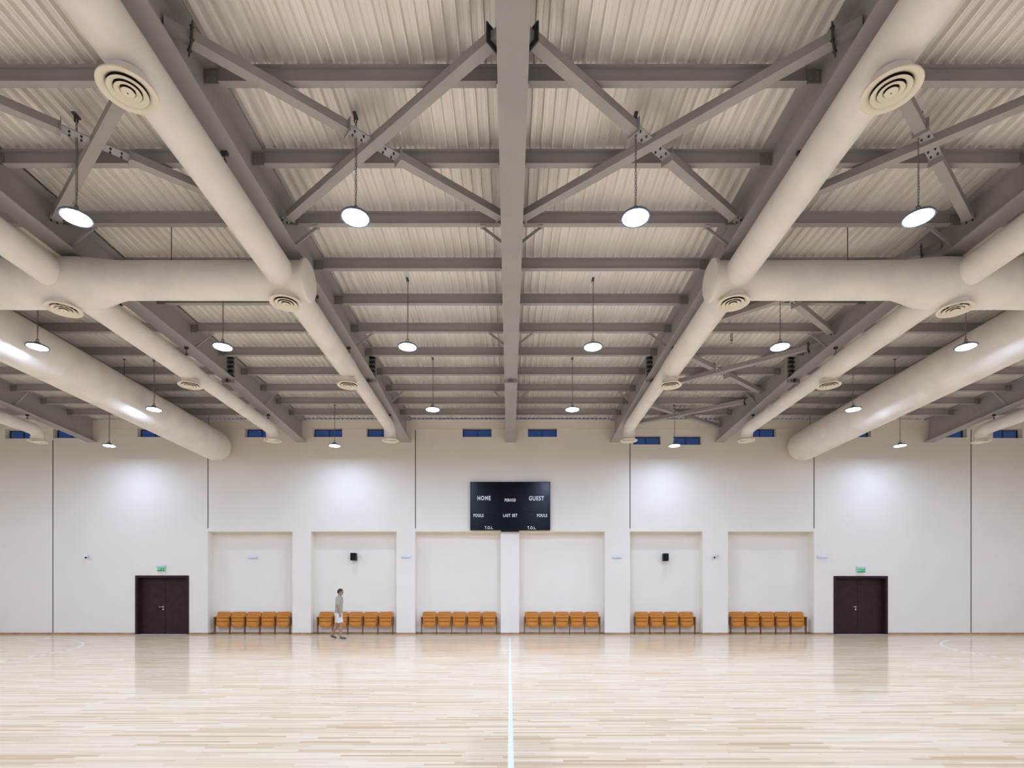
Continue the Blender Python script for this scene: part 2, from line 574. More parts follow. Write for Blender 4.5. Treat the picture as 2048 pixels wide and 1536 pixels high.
# doors
for i, (a, c, t) in enumerate(DOORS):
    x0, x1, z1 = WX(a), WX(c), WZ(t)
    xc = (x0 + x1) / 2
    hw = (x1 - x0) / 2
    dr = thing('door_%d' % (i + 1), 'dark brown double door under the %s exit sign' % ('left' if i == 0 else 'right'), 'door', (xc, D, 0), kind='structure')
    q = MB()
    fw = 0.09
    q.box(-hw, -hw + fw, -0.03, DOOR_DEPTH, 0, z1)
    q.box(hw - fw, hw, -0.03, DOOR_DEPTH, 0, z1)
    q.box(-hw + fw, hw - fw, -0.03, DOOR_DEPTH, z1 - fw, z1)
    q.build('door_frame', M['door_wood'], dr, bevel=0.006)
    for s in (-1, 1):
        lf = MB().box(min(s * 0.004, s * (hw - fw + 0.004)), max(s * 0.004, s * (hw - fw + 0.004)), DOOR_DEPTH - 0.045, DOOR_DEPTH, 0.012, z1 - fw + 0.004).build('door_leaf', M['door_wood'], dr, bevel=0.003)
        if s < 0:
            q = MB()
            yy = DOOR_DEPTH - 0.045
            q.tube([(-0.075, yy, 1.06), (-0.075, yy - 0.012, 1.06)], 0.028, 16)
            q.tube([(-0.075, yy - 0.01, 1.06), (-0.075, yy - 0.055, 1.06), (-0.10, yy - 0.06, 1.06), (-0.21, yy - 0.06, 1.06)], 0.011, 10)
            q.tube([(-0.075, yy, 0.965), (-0.075, yy - 0.012, 0.965)], 0.028, 16)
            q.build('door_handle', M['chrome'], lf, smooth=40)
    q = MB().box(-hw + 0.02, hw - 0.02, -0.05, DOOR_DEPTH, 0.0, 0.010)
    q.build('threshold', M['threshold'], dr)

# floor markings
def court_line(name, label, mb):
    return tag(mb.build(name, M['line']), label, 'court line')
court_line('halfway_line', 'straight white halfway line running down the middle of the wooden floor', MB().box(-0.013, 0.035, YB, 19.2, 0.0, 0.0012))
def arc_seg(cx, cy, R, sgn, a0, a1):
    mb = MB()
    n = max(2, int(abs(a1 - a0) / 1.0))
    vs, fs = [], []
    for k in range(n + 1):
        t = math.radians(a0 + (a1 - a0) * k / n)
        for r, z in ((R - 0.028, 0), (R + 0.028, 0), (R + 0.028, 0.0012), (R - 0.028, 0.0012)):
            vs.append((cx + sgn * r * math.cos(t), cy + r * math.sin(t), z))
    for k in range(n):
        for q in range(4):
            fs.append((4 * k + q, 4 * k + (q + 1) % 4, 4 * k + 4 + (q + 1) % 4, 4 * k + 4 + q))
    fs += [(3, 2, 1, 0), (4 * n, 4 * n + 1, 4 * n + 2, 4 * n + 3)]
    if sgn > 0:
        fs = [tuple(reversed(f)) for f in fs]
    return mb.add(vs, fs)
def goal_arc(cx, cy, R, sgn, label):
    o = court_line('goal_area_arc', label, arc_seg(cx, cy, R, sgn, 22, 66))
    a = 20.5
    while a > -2:
        arc_seg(cx, cy, R, sgn, a - 1.6, a).build('dash', M['line'], o)
        a -= 2.9
goal_arc(-19.7, 11.05, 8.66, 1, 'curved white line, solid then dashed, on the floor beyond the left door')
goal_arc(19.85, 11.05, 8.66, -1, 'curved white line, solid then dashed, on the floor beyond the right door')

# ------------------------------------------------------------------ STEEL ROOF
GX = {k: 0.04 + 4.02 * k for k in range(-4, 5)}
BOT = 6.28                      # underside of the girders
HAUNCH_Y, BOT_END = 15.5, 6.06
FW, FT, WT = 0.37, 0.022, 0.016
def bot_at(y):
    return BOT if y <= HAUNCH_Y else BOT + (BOT_END - BOT) * (y - HAUNCH_Y) / (D - HAUNCH_Y)
GSIDE = {0: 'central grey steel roof girder in line with the white halfway line',
         -1: 'grey steel roof girder above the left inner air duct', 1: 'grey steel roof girder above the right inner air duct',
         -2: 'grey steel roof girder above the left outer air duct', 2: 'grey steel roof girder above the right outer air duct',
         -3: 'grey steel roof girder hidden above the big left duct', 3: 'grey steel roof girder hidden above the big right duct',
         -4: 'grey steel roof girder ending at the wall near the far left duct elbow', 4: 'grey steel roof girder ending at the wall near the far right duct elbow'}
PURL_Y = [5.74, 7.06, 8.38, 9.71, 11.02, 12.31, 13.60, 14.90, 16.17, 17.43, 18.57, 19.68]
FLY_Y = [9.71, 13.60, 17.43]
def girder_mesh(y0):
    q = MB()
    zt = H(DECK_H) - 0.003
    q.box(-FW / 2, FW / 2, y0, D - 0.004, zt - FT, zt)
    ys = [y0, HAUNCH_Y, D - 0.004]
    for i in range(2):
        a, c = ys[i], ys[i + 1]
        za, zc = H(bot_at(a)), H(bot_at(c))
        vs = []
        for x in (-FW / 2, FW / 2):
            vs += [(x, a, za), (x, c, zc), (x, c, zc + FT), (x, a, za + FT)]
        fs = [(0, 1, 2, 3), (7, 6, 5, 4), (0, 4, 5, 1), (3, 2, 6, 7), (0, 3, 7, 4), (1, 5, 6, 2)]
        q.add(vs, fs)
        vs = []
        for x in (-WT / 2, WT / 2):
            vs += [(x, a, za + FT), (x, c, zc + FT), (x, c, zt - FT), (x, a, zt - FT)]
        q.add(vs, [(0, 1, 2, 3), (7, 6, 5, 4), (0, 4, 5, 1), (3, 2, 6, 7), (0, 3, 7, 4), (1, 5, 6, 2)])
    return q
gmesh = girder_mesh(YB).mesh('girder_body', M['steel'])
def fly_mesh(sgn, y):
    q = MB()
    z0 = H(bot_at(y)) + FT + 0.03
    z1 = H(DECK_H - 0.22) - 0.012
    p0 = (sgn * 0.05, y + 0.06, z0); p1 = (sgn * 0.52, y + 0.06, z1)
    q.bar(p0, p1, 0.05, 0.008, up=(0, 0, 1))
    q.bar((p0[0], y + 0.0375, p0[2]), (p1[0], y + 0.0375, p1[2]), 0.008, 0.05)
    q.box(min(sgn * 0.47, sgn * 0.56), max(sgn * 0.47, sgn * 0.56), y - 0.03, y + 0.085, z1 - 0.01, z1 + 0.012)
    return q
splice_m = []
def splice_parts():
    zb, zt = H(BOT), H(DECK_H) - 0.003 - FT
    q = MB()
    y = 15.45
    for s in (-1, 1):
        q.box(min(s * 0.008, s * 0.185), max(s * 0.008, s * 0.185), y - 0.02, y + 0.02, zb + FT, zt)
    q.box(-0.185, 0.185, y - 0.02, y + 0.02, zb - 0.10, zb)
    pl = q.mesh('splice_plate', M['steel'])
    q = MB()
    for s in (-1, 1):
        for k in range(5):
            z = zb + 0.07 + k * 0.125
            q.box(min(s * 0.008, s * 0.17), max(s * 0.008, s * 0.17), y - 0.11, y - 0.02, z, z + 0.012)
            for xx in (0.06, 0.125):
                q.tube([(s * xx, y - 0.05, z + 0.06), (s * xx, y - 0.02, z + 0.06)], 0.018, 6)
        q.tube([(s * 0.06, y - 0.05, zb - 0.05), (s * 0.06, y + 0.05, zb - 0.05)], 0.016, 6)
    q.box(-0.006, 0.006, y - 0.10, y - 0.02, zb - 0.095, zb)
    bl = q.mesh('splice_bolts', M['bolt'])
    return pl, bl
spl_pl, spl_bl = splice_parts()
fly_meshes = {(s, y): fly_mesh(s, y).mesh('fly_brace', M['steel']) for s in (-1, 1) for y in FLY_Y}
def mesh_obj(name, me, parent=None, loc=None):
    o = bpy.data.objects.new(name, me)
    COL.objects.link(o)
    if parent: o.parent = parent
    if loc: o.location = loc
    return o
for k in range(-4, 5):
    g = mesh_obj('roof_girder', gmesh)
    g.location = (GX[k], 0, 0)
    tag(g, GSIDE[k], 'girder', 'steel roof girders')
    p = mesh_obj('splice_plate', spl_pl, g)
    mesh_obj('bolt_row', spl_bl, p)
    for (s, y), me in fly_meshes.items():
        mesh_obj('fly_brace', me, g)

# purlins, one per bay
PH, PW = 0.22, 0.10
def purlin_meshes(L):
    zt = H(DECK_H) - 0.002
    q = MB()
    h = L / 2
    q.box(-h + 0.05, h - 0.05, -PW / 2, PW / 2, zt - 0.009, zt)
    q.box(-h + 0.05, h - 0.05, -0.004, 0.004, zt - PH + 0.010, zt - 0.009)
    q.box(-h + 0.20, h - 0.20, -PW / 2, PW / 2, zt - PH, zt - PH + 0.010)
    body = q.mesh('purlin_body', M['steel'])
    cl = []
    for s in (-1, 1):
        c = MB()
        x0, x1 = s * (h - 0.19), s * (h + 0.0)
        c.box(min(x0, x1), max(x0, x1), -0.016, -0.004, zt - PH + 0.0, zt - 0.035)
        for xx in (0.05, 0.14):
            for zz in (0.08, 0.16):
                c.tube([(s * (h - xx), -0.035, zt - zz), (s * (h - xx), -0.016, zt - zz)], 0.013, 6)
        cl.append(c.mesh('end_cleat', M['cleat']))
    return body, cl
ORD = ['first', 'second', 'third', 'fourth', 'fifth', 'sixth', 'seventh', 'eighth', 'ninth', 'tenth', 'eleventh', 'twelfth']
BAY = {-5: 'left of the fourth girder left of centre', -4: 'between third and fourth girders left of centre', -3: 'between second and third girders left of centre',
       -2: 'between first and second girders left of centre', -1: 'just left of the central girder', 0: 'just right of the central girder',
       1: 'between first and second girders right of centre', 2: 'between second and third girders right of centre',
       3: 'between third and fourth girders right of centre', 4: 'right of the fourth girder right of centre'}
pur_cache = {}
for j, y in enumerate(PURL_Y):
    for bay in range(-5, 5):
        xa = GX[bay] if bay >= -4 else XL
        xb = GX[bay + 1] if bay + 1 <= 4 else XR
        near = min(abs(xa), abs(xb)) if xa * xb > 0 else 0
        if near * F / y > 1090 or y < 6:
            if y < 6 and bay not in (-2, -1, 0, 1):
                continue
            if y >= 6:
                continue
        L = round(xb - xa - 2 * (WT / 2 + 0.002), 3)
        if L not in pur_cache:
            pur_cache[L] = purlin_meshes(L)
        body, cl = pur_cache[L]
        o = mesh_obj('roof_purlin', body)
        o.location = ((xa + xb) / 2, y, 0)
        tag(o, 'grey steel purlin, %s from the far wall, %s' % (ORD[len(PURL_Y) - 1 - j], BAY[bay]), 'purlin', 'steel roof purlins')
        for c in cl:
            mesh_obj('end_cleat', c, o)

# diagonal bracing
BR_W, BR_H, BR_C = 0.14, 0.12, 6.615
bolt_v = MB().tube([(0, 0, -0.024), (0, 0, 0.0)], 0.014, 6).mesh('bolt', M['bolt'])
bolt_h = MB().tube([(0, 0, -0.024), (0, 0, 0.024)], 0.013, 6).mesh('bolt', M['bolt'])
def plate(name, a, c, w, h, m, parent):
    q = MB()
    q.bar(a, c, w, h)
    return q.build(name, m, parent)
def gusset(parent, a, d, s, ln):
    """flat bolted plate reaching ln from a along d"""
    gp = plate('gusset_plate', a, a + d * ln, 0.16, 0.016, M['gusset'], parent)
    for u in (0.30, 0.72):
        for e in (-0.042, 0.042):
            o = mesh_obj('bolt', bolt_v, gp)
            o.location = a + d * (ln * u) + s * e + Vector((0, 0, -0.008))
    return gp
def end_plate(parent, p, d, s, w, h, m, stub_to=None):
    ep = plate('end_plate', p - d * 0.008, p + d * 0.008, w, h, m, parent)
    if stub_to is not None:
        plate('girder_stub', stub_to, p - d * 0.008, 0.11, 0.10, M['steel'], parent)
        rot = d.to_track_quat('Z', 'Y')
        for e in (-0.085, 0.085):
            for zz in (-0.075, 0.075):
                o = mesh_obj('bolt', bolt_h, ep)
                o.location = p + s * e + Vector((0, 0, zz))
                o.rotation_mode = 'QUATERNION'
                o.rotation_quaternion = rot
    return ep
def brace_through(p0, p1, label):
    """continuous brace; p0 = near end"""
    z = H(BR_C)
    a = Vector((*p0, z)); c = Vector((*p1, z))
    d = (c - a).normalized()
    s = Vector((-d.y, d.x, 0))
    o = tag(plate('diagonal_brace', a + d * 0.30, c - d * 0.26, BR_W, BR_H, M['steel'], None), label, 'brace', 'diagonal roof braces')
    end_plate(o, a + d * 0.29, d, s, 0.24, 0.24, M['steel_dark'], a)
    end_plate(o, c - d * 0.255, d, s, 0.17, 0.16, M['steel'])
    gusset(o, c, -d, s, 0.247)
    return o
def brace_half(p_end, p_mid, label, near):
    """half brace from a girder to the crossing"""
    z = H(BR_C)
    a = Vector((*p_end, z)); c = Vector((*p_mid, z))
    d = (c - a).normalized()
    s = Vector((-d.y, d.x, 0))
    stop = c - d * 0.40
    o = tag(plate('diagonal_brace', a + d * 0.28, stop, BR_W, BR_H, M['steel'], None), label, 'brace', 'diagonal roof braces')
    if near:
        end_plate(o, a + d * 0.275, d, s, 0.24, 0.24, M['steel_dark'], a)
    else:
        end_plate(o, a + d * 0.275, d, s, 0.17, 0.16, M['steel'])
        gusset(o, a, d, s, 0.267)
    end_plate(o, stop + d * 0.006, d, s, 0.20, 0.20, M['steel'])
    gusset(o, c - d * (BR_W / 2 + 0.001), -d, s, 0.32)
    return o
def x_panel(xl, xr, y0, y1, through_near, where):
    """through_near: -1 when the continuous brace starts at the left girder near the camera"""
    xl += WT / 2; xr -= WT / 2
    mid = ((xl + xr) / 2, (y0 + y1) / 2)
    if through_near > 0:
        brace_through((xr, y0), (xl, y1), 'continuous grey diagonal roof brace ' + where)
        brace_half((xl, y0), mid, 'near half of the split grey roof brace ' + where, True)
        brace_half((xr, y1), mid, 'far half of the split grey roof brace ' + where, False)
    else:
        brace_through((xl, y0), (xr, y1), 'continuous grey diagonal roof brace ' + where)
        brace_half((xr, y0), mid, 'near half of the split grey roof brace ' + where, True)
        brace_half((xl, y1), mid, 'far half of the split grey roof brace ' + where, False)
x_panel(GX[-1], GX[0], 6.22, 9.50, 1, 'just left of the central girder')
x_panel(GX[0], GX[1], 6.22, 9.50, 1, 'just right of the central girder')
x_panel(GX[-2], GX[-1], 6.22, 9.50, 1, 'outside the left inner duct')
x_panel(GX[1], GX[2], 6.22, 9.50, 1, 'near the camera, outside the right inner duct')
x_panel(GX[1], GX[2], 10.15, 13.50, 1, 'just beyond the right header duct')
x_panel(GX[1], GX[2], 14.05, 17.30, 1, 'in the third cross from the camera, right')
x_panel(GX[1], GX[2], 17.90, 20.70, 1, 'in the cross nearest the far wall')

# small empty hanging hook on the deck (right) 
def deck_hook(x, y, label):
    t = thing('ceiling_hook', label, 'hook', (x, y, DECK_Z), group='empty ceiling hooks')
    MB().cbox((0, 0, -0.006), (0.05, 0.10, 0.012)).build('base_plate', M['steel_dark'], t)
    q = MB()
    q.cbox((-0.02, 0, -0.11), (0.008, 0.03, 0.2)); q.cbox((0.02, 0, -0.11), (0.008, 0.03, 0.2)); q.cbox((0, 0, -0.21), (0.05, 0.04, 0.012))
    q.build('stirrup', M['steel_dark'], t)
    q = MB().tube([(0, 0, -0.21), (0, 0, -0.25), (0.02, 0, -0.28), (0, 0, -0.30), (-0.02, 0, -0.28)], 0.007, 8)
    q.build('hook', M['chain'], t, smooth=40)
deck_hook((1463 - PX) * 14.05 / F, 14.05, 'small empty hook on the roof deck right of the right inner duct')

# ------------------------------------------------------------------ DUCTS
def hanger(parent, x, y, z_top, z_bot, flange=True):
    h = MB()
    h.tube([(x, y, z_bot), (x, y, z_top)], 0.008, 8)
    ho = h.build('hanger_rod', M['rod'], parent)
    c = MB()
    if flange:
        c.cbox((x, y, z_top - 0.02), (0.09, 0.05, 0.04))
        c.cbox((x - 0.03, y, z_top - 0.045), (0.02, 0.03, 0.03)); c.cbox((x + 0.03, y, z_top - 0.045), (0.02, 0.03, 0.03))
    else:
        c.cbox((x, y, z_top - 0.01), (0.05, 0.05, 0.02))
    c.build('clamp', M['steel_dark'], ho)
    MB().cbox((x, y, z_bot + 0.01), (0.04, 0.04, 0.03)).build('duct_clip', M['steel_dark'], ho)
def seq(a, c, step):
    n = max(1, int(abs(c - a) / step))
    return [a + (c - a) * i / n for i in range(n + 1)]
def branch_duct(x, hc_big, hc_small, y0=1.2, y_red=13.75, y_end=18.77, r_big=0.255, r_small=0.195):
    pts, rad = [], []
    for y in seq(y0, y_red, 0.35):
        pts.append((x, y, H(hc_big))); rad.append(r_big)
    pts[-1] = (x, y_red, H(hc_big))
    pts.append((x, y_red + 0.30, H(hc_small))); rad.append(r_small + 0.01)
    for y in seq(y_red + 0.6, y_end - 0.50, 0.4):
        pts.append((x, y, H(hc_small))); rad.append(r_small)
    for a in range(1, 7):
        t = math.radians(a * 15)
        R = 0.26
        pts.append((x, y_end - R + R * math.sin(t) * 0.98 - 0.03, H(hc_small) - R * (1 - math.cos(t)))); rad.append(r_small)
    pts.append((x, y_end, H(5.52))); rad.append(r_small)
    q = MB()
    q.tube(pts, rad, 28, jitter=0.012)
    return q
def ductwork(sg):
    side = 'left' if sg < 0 else 'right'
    t = thing('ventilation_duct', 'cream lagged ductwork on the %s, two branches joined by one header' % side, 'air duct', (0, 0, 0), group='cream lagged air ducts')
    xi, xo = sg * 4.13, sg * 8.19
    branch_duct(xi, 5.90, 5.97).build('inner_branch', M['duct'], t, smooth=60)
    branch_duct(xo, 5.85, 5.88).build('outer_branch', M['duct'], t, smooth=60)
    q = MB()
    pts, rad = [], []
    for x in seq(3.72, 7.15, 0.3):
        pts.append((sg * x, 10.0, H(5.885))); rad.append(0.325)
    pts.append((sg * 7.35, 10.0, H(5.87))); rad.append(0.36)
    pts.append((sg * 7.6, 10.0, H(5.84))); rad.append(0.41)
    for x in seq(7.8, 10.45, 0.3):
        pts.append((sg * x, 10.0, H(5.83))); rad.append(0.43)
    q.tube(pts, rad, 36, jitter=0.010)
    q.build('header_duct', M['duct'], t, smooth=60)
    q = MB()
    q.tube([(sg * 3.66, 10.0, H(5.885)), (sg * 3.70, 10.0, H(5.885)), (sg * 3.75, 10.0, H(5.885))], [0.30, 0.36, 0.36], 36)
    q.build('end_cap', M['duct'], t, smooth=50)
    for y in (5.0, 7.6, 11.2, 13.47):
        hanger(t, sg * 4.03 + 0.04, y, H(BOT), H(6.14))
    hanger(t, sg * 4.03 + 0.04, 18.05, H(bot_at(18.05)), H(6.10))
    for y in (5.0, 7.6, 11.2, 13.47):
        hanger(t, sg * 8.06 + 0.04, y, H(BOT), H(6.08))
    hanger(t, sg * 8.06 + 0.04, 18.05, H(bot_at(18.05)), H(6.04))
    hanger(t, sg * 6.2, 9.95, H(DECK_H - 0.0), H(6.21), False)
    return t
for sg in (-1, 1):
    ductwork(sg)
    side = 'left' if sg < 0 else 'right'
    # big supply duct with a rounded end
    t = thing('supply_duct', 'thick cream lagged duct with a rounded end near the far wall, %s side' % side, 'air duct', (sg * 11.08, 20.76, H(5.81)), group='cream lagged air ducts')
    pts, rad = [], []
    for y in seq(7.5, 20.4, 0.4):
        pts.append((0, y - 20.76, 0)); rad.append(0.56)
    pts.append((0, -0.18, 0)); rad.append(0.53)
    pts.append((0, -0.06, 0)); rad.append(0.46)
    pts.append((0, 0.0, 0)); rad.append(0.34)
    q = MB(); q.tube(pts, rad, 44, jitter=0.008)
    q.build('duct_body', M['duct'], t, smooth=60)
    for y in (11.6, 15.6, 20.0):
        hanger(t, 0.0, y - 20.76, DECK_Z - H(5.81), 0.54, False)
    # small far duct
    t = thing('branch_duct', 'thin cream duct with a down-turned end at the far %s of the photo' % side, 'air duct', (sg * 16.3, 18.8, H(5.86)), group='cream lagged air ducts')
    q = branch_duct(0, 0, 0, y0=12.0, y_red=12.6, y_end=18.8, r_big=0.2, r_small=0.195)
    for v in q.v:
        v.y -= 18.8
        v.z -= H(0)
    # the last ring belongs to the diffuser neck
    for v in q.v[-28:]:
        v.z = -0.34 + (v.z - (H(5.52) - H(0)))
    q.build('duct_body', M['duct'], t, smooth=60)
    for y in (14.0, 18.05):
        hanger(t, GX[4 * sg] - sg * 16.3, y - 18.8, H(bot_at(y)) - H(5.86), 0.18)

# round diffusers
def make_diffuser():
    t = thing('air_diffuser', '', 'diffuser', (0, 0, 0), group='round ceiling diffusers')
    R = 0.29
    pl = MB()
    pl.lathe([(R, 0.018), (R, 0.004), (R - 0.006, 0.0), (R - 0.03, 0.001), (R - 0.065, 0.010), (R - 0.088, 0.030), (R - 0.096, 0.075), (R - 0.085, 0.08), (R - 0.06, 0.035), (R - 0.02, 0.022), (R, 0.018)], 48)
    pl.build('outer_flange', M['diffuser'], t, smooth=35)
    for i, (ro, ri, z) in enumerate(((0.196, 0.131, -0.002), (0.128, 0.070, -0.006))):
        q = MB()
        q.lathe([(ro, z), (ro - 0.006, z - 0.005), (ri + 0.012, z + 0.010), (ri, z + 0.030), (ri + 0.006, z + 0.033), (ri + 0.02, z + 0.016), (ro, z)], 40)
        q.build('cone_ring', M['diffuser'], t, smooth=35)
    q = MB()
    q.lathe([(0.0005, -0.018), (0.045, -0.018), (0.064, -0.012), (0.066, -0.008), (0.056, -0.002), (0.0005, 0.002)], 28)
    q.build('centre_disc', M['diffuser'], t, smooth=35)
    q = MB()
    q.box(-0.17, 0.17, -0.006, 0.006, 0.03, 0.05); q.box(-0.006, 0.006, -0.17, 0.17, 0.03, 0.05)
    q.tube([(0, 0, -0.02), (0, 0, 0.05)], 0.008, 8)
    q.build('spider_bracket', M['void_shade'], t)
    q = MB()
    q.lathe([(0.205, 0.03), (0.205, 0.15)], 32)
    q.lathe([(0.195, 0.15), (0.195, 0.03)], 32)
    q.lathe([(0.0005, 0.09), (0.196, 0.09)], 32)
    q.build('neck', M['duct'], t, smooth=40)
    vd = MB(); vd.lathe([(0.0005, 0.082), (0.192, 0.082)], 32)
    vd.build('throat_shade', M['void_shade'], t)  # closed disc, blackened to read as the unlit duct above
    return t
DIFF = []
for sg, sd in ((-1, 'left'), (1, 'right')):
    for y, h, lb in ((5.87, 5.5, 'nearest the camera on the %s inner duct'), (10.02, 5.47, 'where the %s inner duct meets the header'),
                     (13.94, 5.5, 'midway along the %s inner duct'), (18.77, 5.5, 'at the wall end of the %s inner duct')):
        DIFF.append((sg * 4.13, y, h, lb % sd))
    for y, h, lb in ((9.98, 5.33, 'where the %s outer duct meets the header'), (13.94, 5.5, 'midway along the %s outer duct'), (18.77, 5.5, 'at the wall end of the %s outer duct')):
        DIFF.append((sg * 8.20, y, h, lb % sd))
    DIFF.append((sg * 16.35, 18.8, 5.48, 'on the thin duct at the far %s'))
    DIFF[-1] = (*DIFF[-1][:3], DIFF[-1][3] % sd)
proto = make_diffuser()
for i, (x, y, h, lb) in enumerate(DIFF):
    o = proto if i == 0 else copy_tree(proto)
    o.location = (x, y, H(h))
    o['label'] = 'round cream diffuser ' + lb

# ------------------------------------------------------------------ PENDANT LIGHTS
LH = 5.46
def make_lamp():
    t = thing('pendant_light', '', 'pendant light', group='round pendant lights')
    q = MB()
    q.lathe([(0.178, 0.004), (0.183, -0.006), (0.206, -0.008), (0.213, 0.008), (0.200, 0.024), (0.15, 0.034), (0.075, 0.040), (0.07, 0.085), (0.045, 0.105), (0.0005, 0.112)], 40)
    q.build('housing', M['lamp_body'], t, smooth=35)
    q = MB()
    q.lathe([(0.0005, -0.014), (0.06, -0.013), (0.12, -0.012), (0.16, -0.009), (0.181, -0.004), (0.178, 0.006), (0.0005, 0.006)], 40)
    q.build('lens', M['lamp_lens'], t, smooth=35)
    q = MB()
    ring = [(0.03 * math.cos(a), 0, 0.145 + 0.03 * math.sin(a)) for a in [i * math.pi / 6 for i in range(13)]]
    q.tube(ring, 0.006, 8, caps=False)
    q.build('hook', M['rod'], t, smooth=40)
    top = DECK_H - LH
    q = MB()
    z = 0.17
    k = 0
    while z < top - 0.10:
        pts = []
        for a in range(9):
            an = 2 * math.pi * a / 8
            u = 0.011 * math.cos(an)
            w = 0.026 * math.sin(an)
            pts.append((u, 0, z + w) if k % 2 else (0, u, z + w))
        q.tube(pts, 0.0042, 5, caps=False)
        z += 0.042
        k += 1
    q.build('chain', M['chain'], t, smooth=60)
    q = MB()
    q.cbox((0, 0, top - 0.012), (0.05, 0.12, 0.024)); q.cbox((-0.018, 0, top - 0.06), (0.007, 0.03, 0.09)); q.cbox((0.018, 0, top - 0.06), (0.007, 0.03, 0.09))
    q.build('ceiling_bracket', M['steel_dark'], t)
    q = MB().tube([(0.0, 0.0, 0.11), (0.016, 0.004, 0.4), (0.014, 0.01, 0.9), (0.012, 0.0, top - 0.03)], 0.0035, 6)
    q.build('power_cord', M['rod'], t, smooth=60)
    return t
LX = [-14.17, -10.19, -6.19, -2.20, 1.80, 5.84, 9.85, 13.82]
LY = [7.75, 11.71, 15.55, 19.2]
rows = [
    (LY[0], [2, 3, 4, 5], 'in the row nearest the camera'),
    (LY[1], [1, 2, 3, 4, 5, 6], 'in the second row from the camera'),
    (LY[2], [1, 3, 4, 6], 'in the third row from the camera'),
    (LY[3], [0, 2, 5, 7], 'in the row closest to the far wall'),
]
proto = make_lamp()
LENS0 = [c for c in proto.children if c.name.startswith('lens')][0].data
LENSES = {}
def set_power(o, pw):
    if pw not in LENSES:
        me = LENS0.copy()
        me.materials[0] = mat('lamp_glowing_lens_%d' % round(pw * 100), (0.9, 0.95, 1.0), rough=0.4, emit=LAMP_COL, estr=LAMP_STRENGTH * pw)
        LENSES[pw] = me
    for c in o.children:
        if c.name.startswith('lens'):
            c.data = LENSES[pw]
first = True
for y, idx, lb in rows:
    for n, i in enumerate(idx):
        o = proto if first else copy_tree(proto)
        first = False
        o.location = (LX[i], y, H(LH))
        set_power(o, ROW_POWER[LY.index(y)] * (0.55 if i in (1, 6) else 1.0))
        o['label'] = 'glowing round pendant light, %s from the left %s' % (ORD[n], lb)
# unseen lamps added on the same grid to brighten the hall
LX += [-18.2, 17.85]  # extra outer columns added to lift the dim end walls
for y, idx, pw in ((0.2, range(10), 0.55), (3.85, range(8), 0.6), (LY[0], (0, 1, 6, 7, 8, 9), 0.85), (LY[1], (0, 7), 0.9), (LY[1], (8, 9), 0.6), (LY[2], (8, 9), 0.9)):
    for i in idx:
        o = copy_tree(proto)
        o.location = (LX[i], y, H(LH))
        set_power(o, pw)
        o['label'] = 'added glowing round pendant light, out of view, brightening the hall'
        o['group'] = 'added pendant lights out of view'

# ------------------------------------------------------------------ CHAIRS
def outline_grid(ws, zs, fy, by, nx=14):
    """closed slab from half widths ws at heights zs; fy/by(u, z, i) give front and back y"""
    q = MB()
    vs, fs = [], []
    for side in (0, 1):
        for i, (w, z) in enumerate(zip(ws, zs)):
            for k in range(nx + 1):
                u = -1 + 2 * k / nx
                vs.append((u * w, (fy if side == 0 else by)(u, z, i), z))
    n = nx + 1
    m = len(zs)
    off = n * m
    for i in range(m - 1):
        for k in range(nx):
            a = i * n + k
            fs.append((a, a + 1, a + n + 1, a + n))
            fs.append((off + a + n, off + a + n + 1, off + a + 1, off + a))
    for i in range(m - 1):
        a = i * n
        fs.append((off + a, a, a + n, off + a + n))
        a = i * n + nx
        fs.append((a, off + a, off + a + n, a + n))
    for k in range(nx):
        fs.append((off + k, off + k + 1, k + 1, k))
        a = (m - 1) * n + k
        fs.append((a, a + 1, off + a + 1, off + a))
    q.add(vs, fs)
    return q
def round_w(w, z, z0, z1, rb, rt):
    """half width of a rounded rectangle at height z"""
    if z < z0 + rb:
        t = (z0 + rb - z) / rb
        return w - rb * (1 - math.sqrt(max(0, 1 - t * t))) * 1.0
    if z > z1 - rt:
        t = (z - (z1 - rt)) / rt
        return w - rt * (1 - math.sqrt(max(0, 1 - t * t)))
    return w
# seat, folded up: underside faces the hall
S0, S1 = 0.275, 0.715
zs = []
for z in [S0, 0.285, 0.30, 0.325, 0.36, 0.40, 0.44, 0.474, 0.479, 0.503, 0.508, 0.55, 0.60, 0.614, 0.619, 0.645, 0.650, 0.68, 0.705, S1]:
    zs.append(z)
ws = [round_w(0.245, z, S0, S1, 0.13, 0.03) for z in zs]
def seat_front(u, z, i):
    y = 0.0 + 0.05 * (z - 0.3) + 0.02 * u * u
    bulge = 0.028 * math.sin(math.pi * min(1, max(0, (z - S0) / (0.49 - S0)))) if z < 0.49 else 0.008
    y -= bulge * (1 - u * u)
    if (0.476 < z < 0.506 or 0.616 < z < 0.648) and abs(u) < 0.84:
        y += 0.045
    return y
def seat_back(u, z, i):
    return 0.085 + 0.05 * (z - 0.3)
seat_me = outline_grid(ws, zs, seat_front, seat_back).mesh('seat', M['orange'], smooth=40)
B0, B1 = 0.40, 0.868
zs = [B0, 0.42, 0.45, 0.5, 0.56, 0.62, 0.68, 0.72, 0.76, 0.79, 0.815, 0.835, 0.85, 0.861, B1]
ws = [round_w(0.272, z, B0, B1, 0.05, 0.075) for z in zs]
def back_front(u, z, i):
    return 0.125 + 0.10 * (z - 0.45) + 0.03 * (1 - u * u) - 0.012 * math.sin(math.pi * (z - B0) / (B1 - B0))
def back_back(u, z, i):
    return back_front(u, z, i) + 0.04
back_me = outline_grid(ws, zs, back_front, back_back).mesh('backrest', M['orange'], smooth=40)
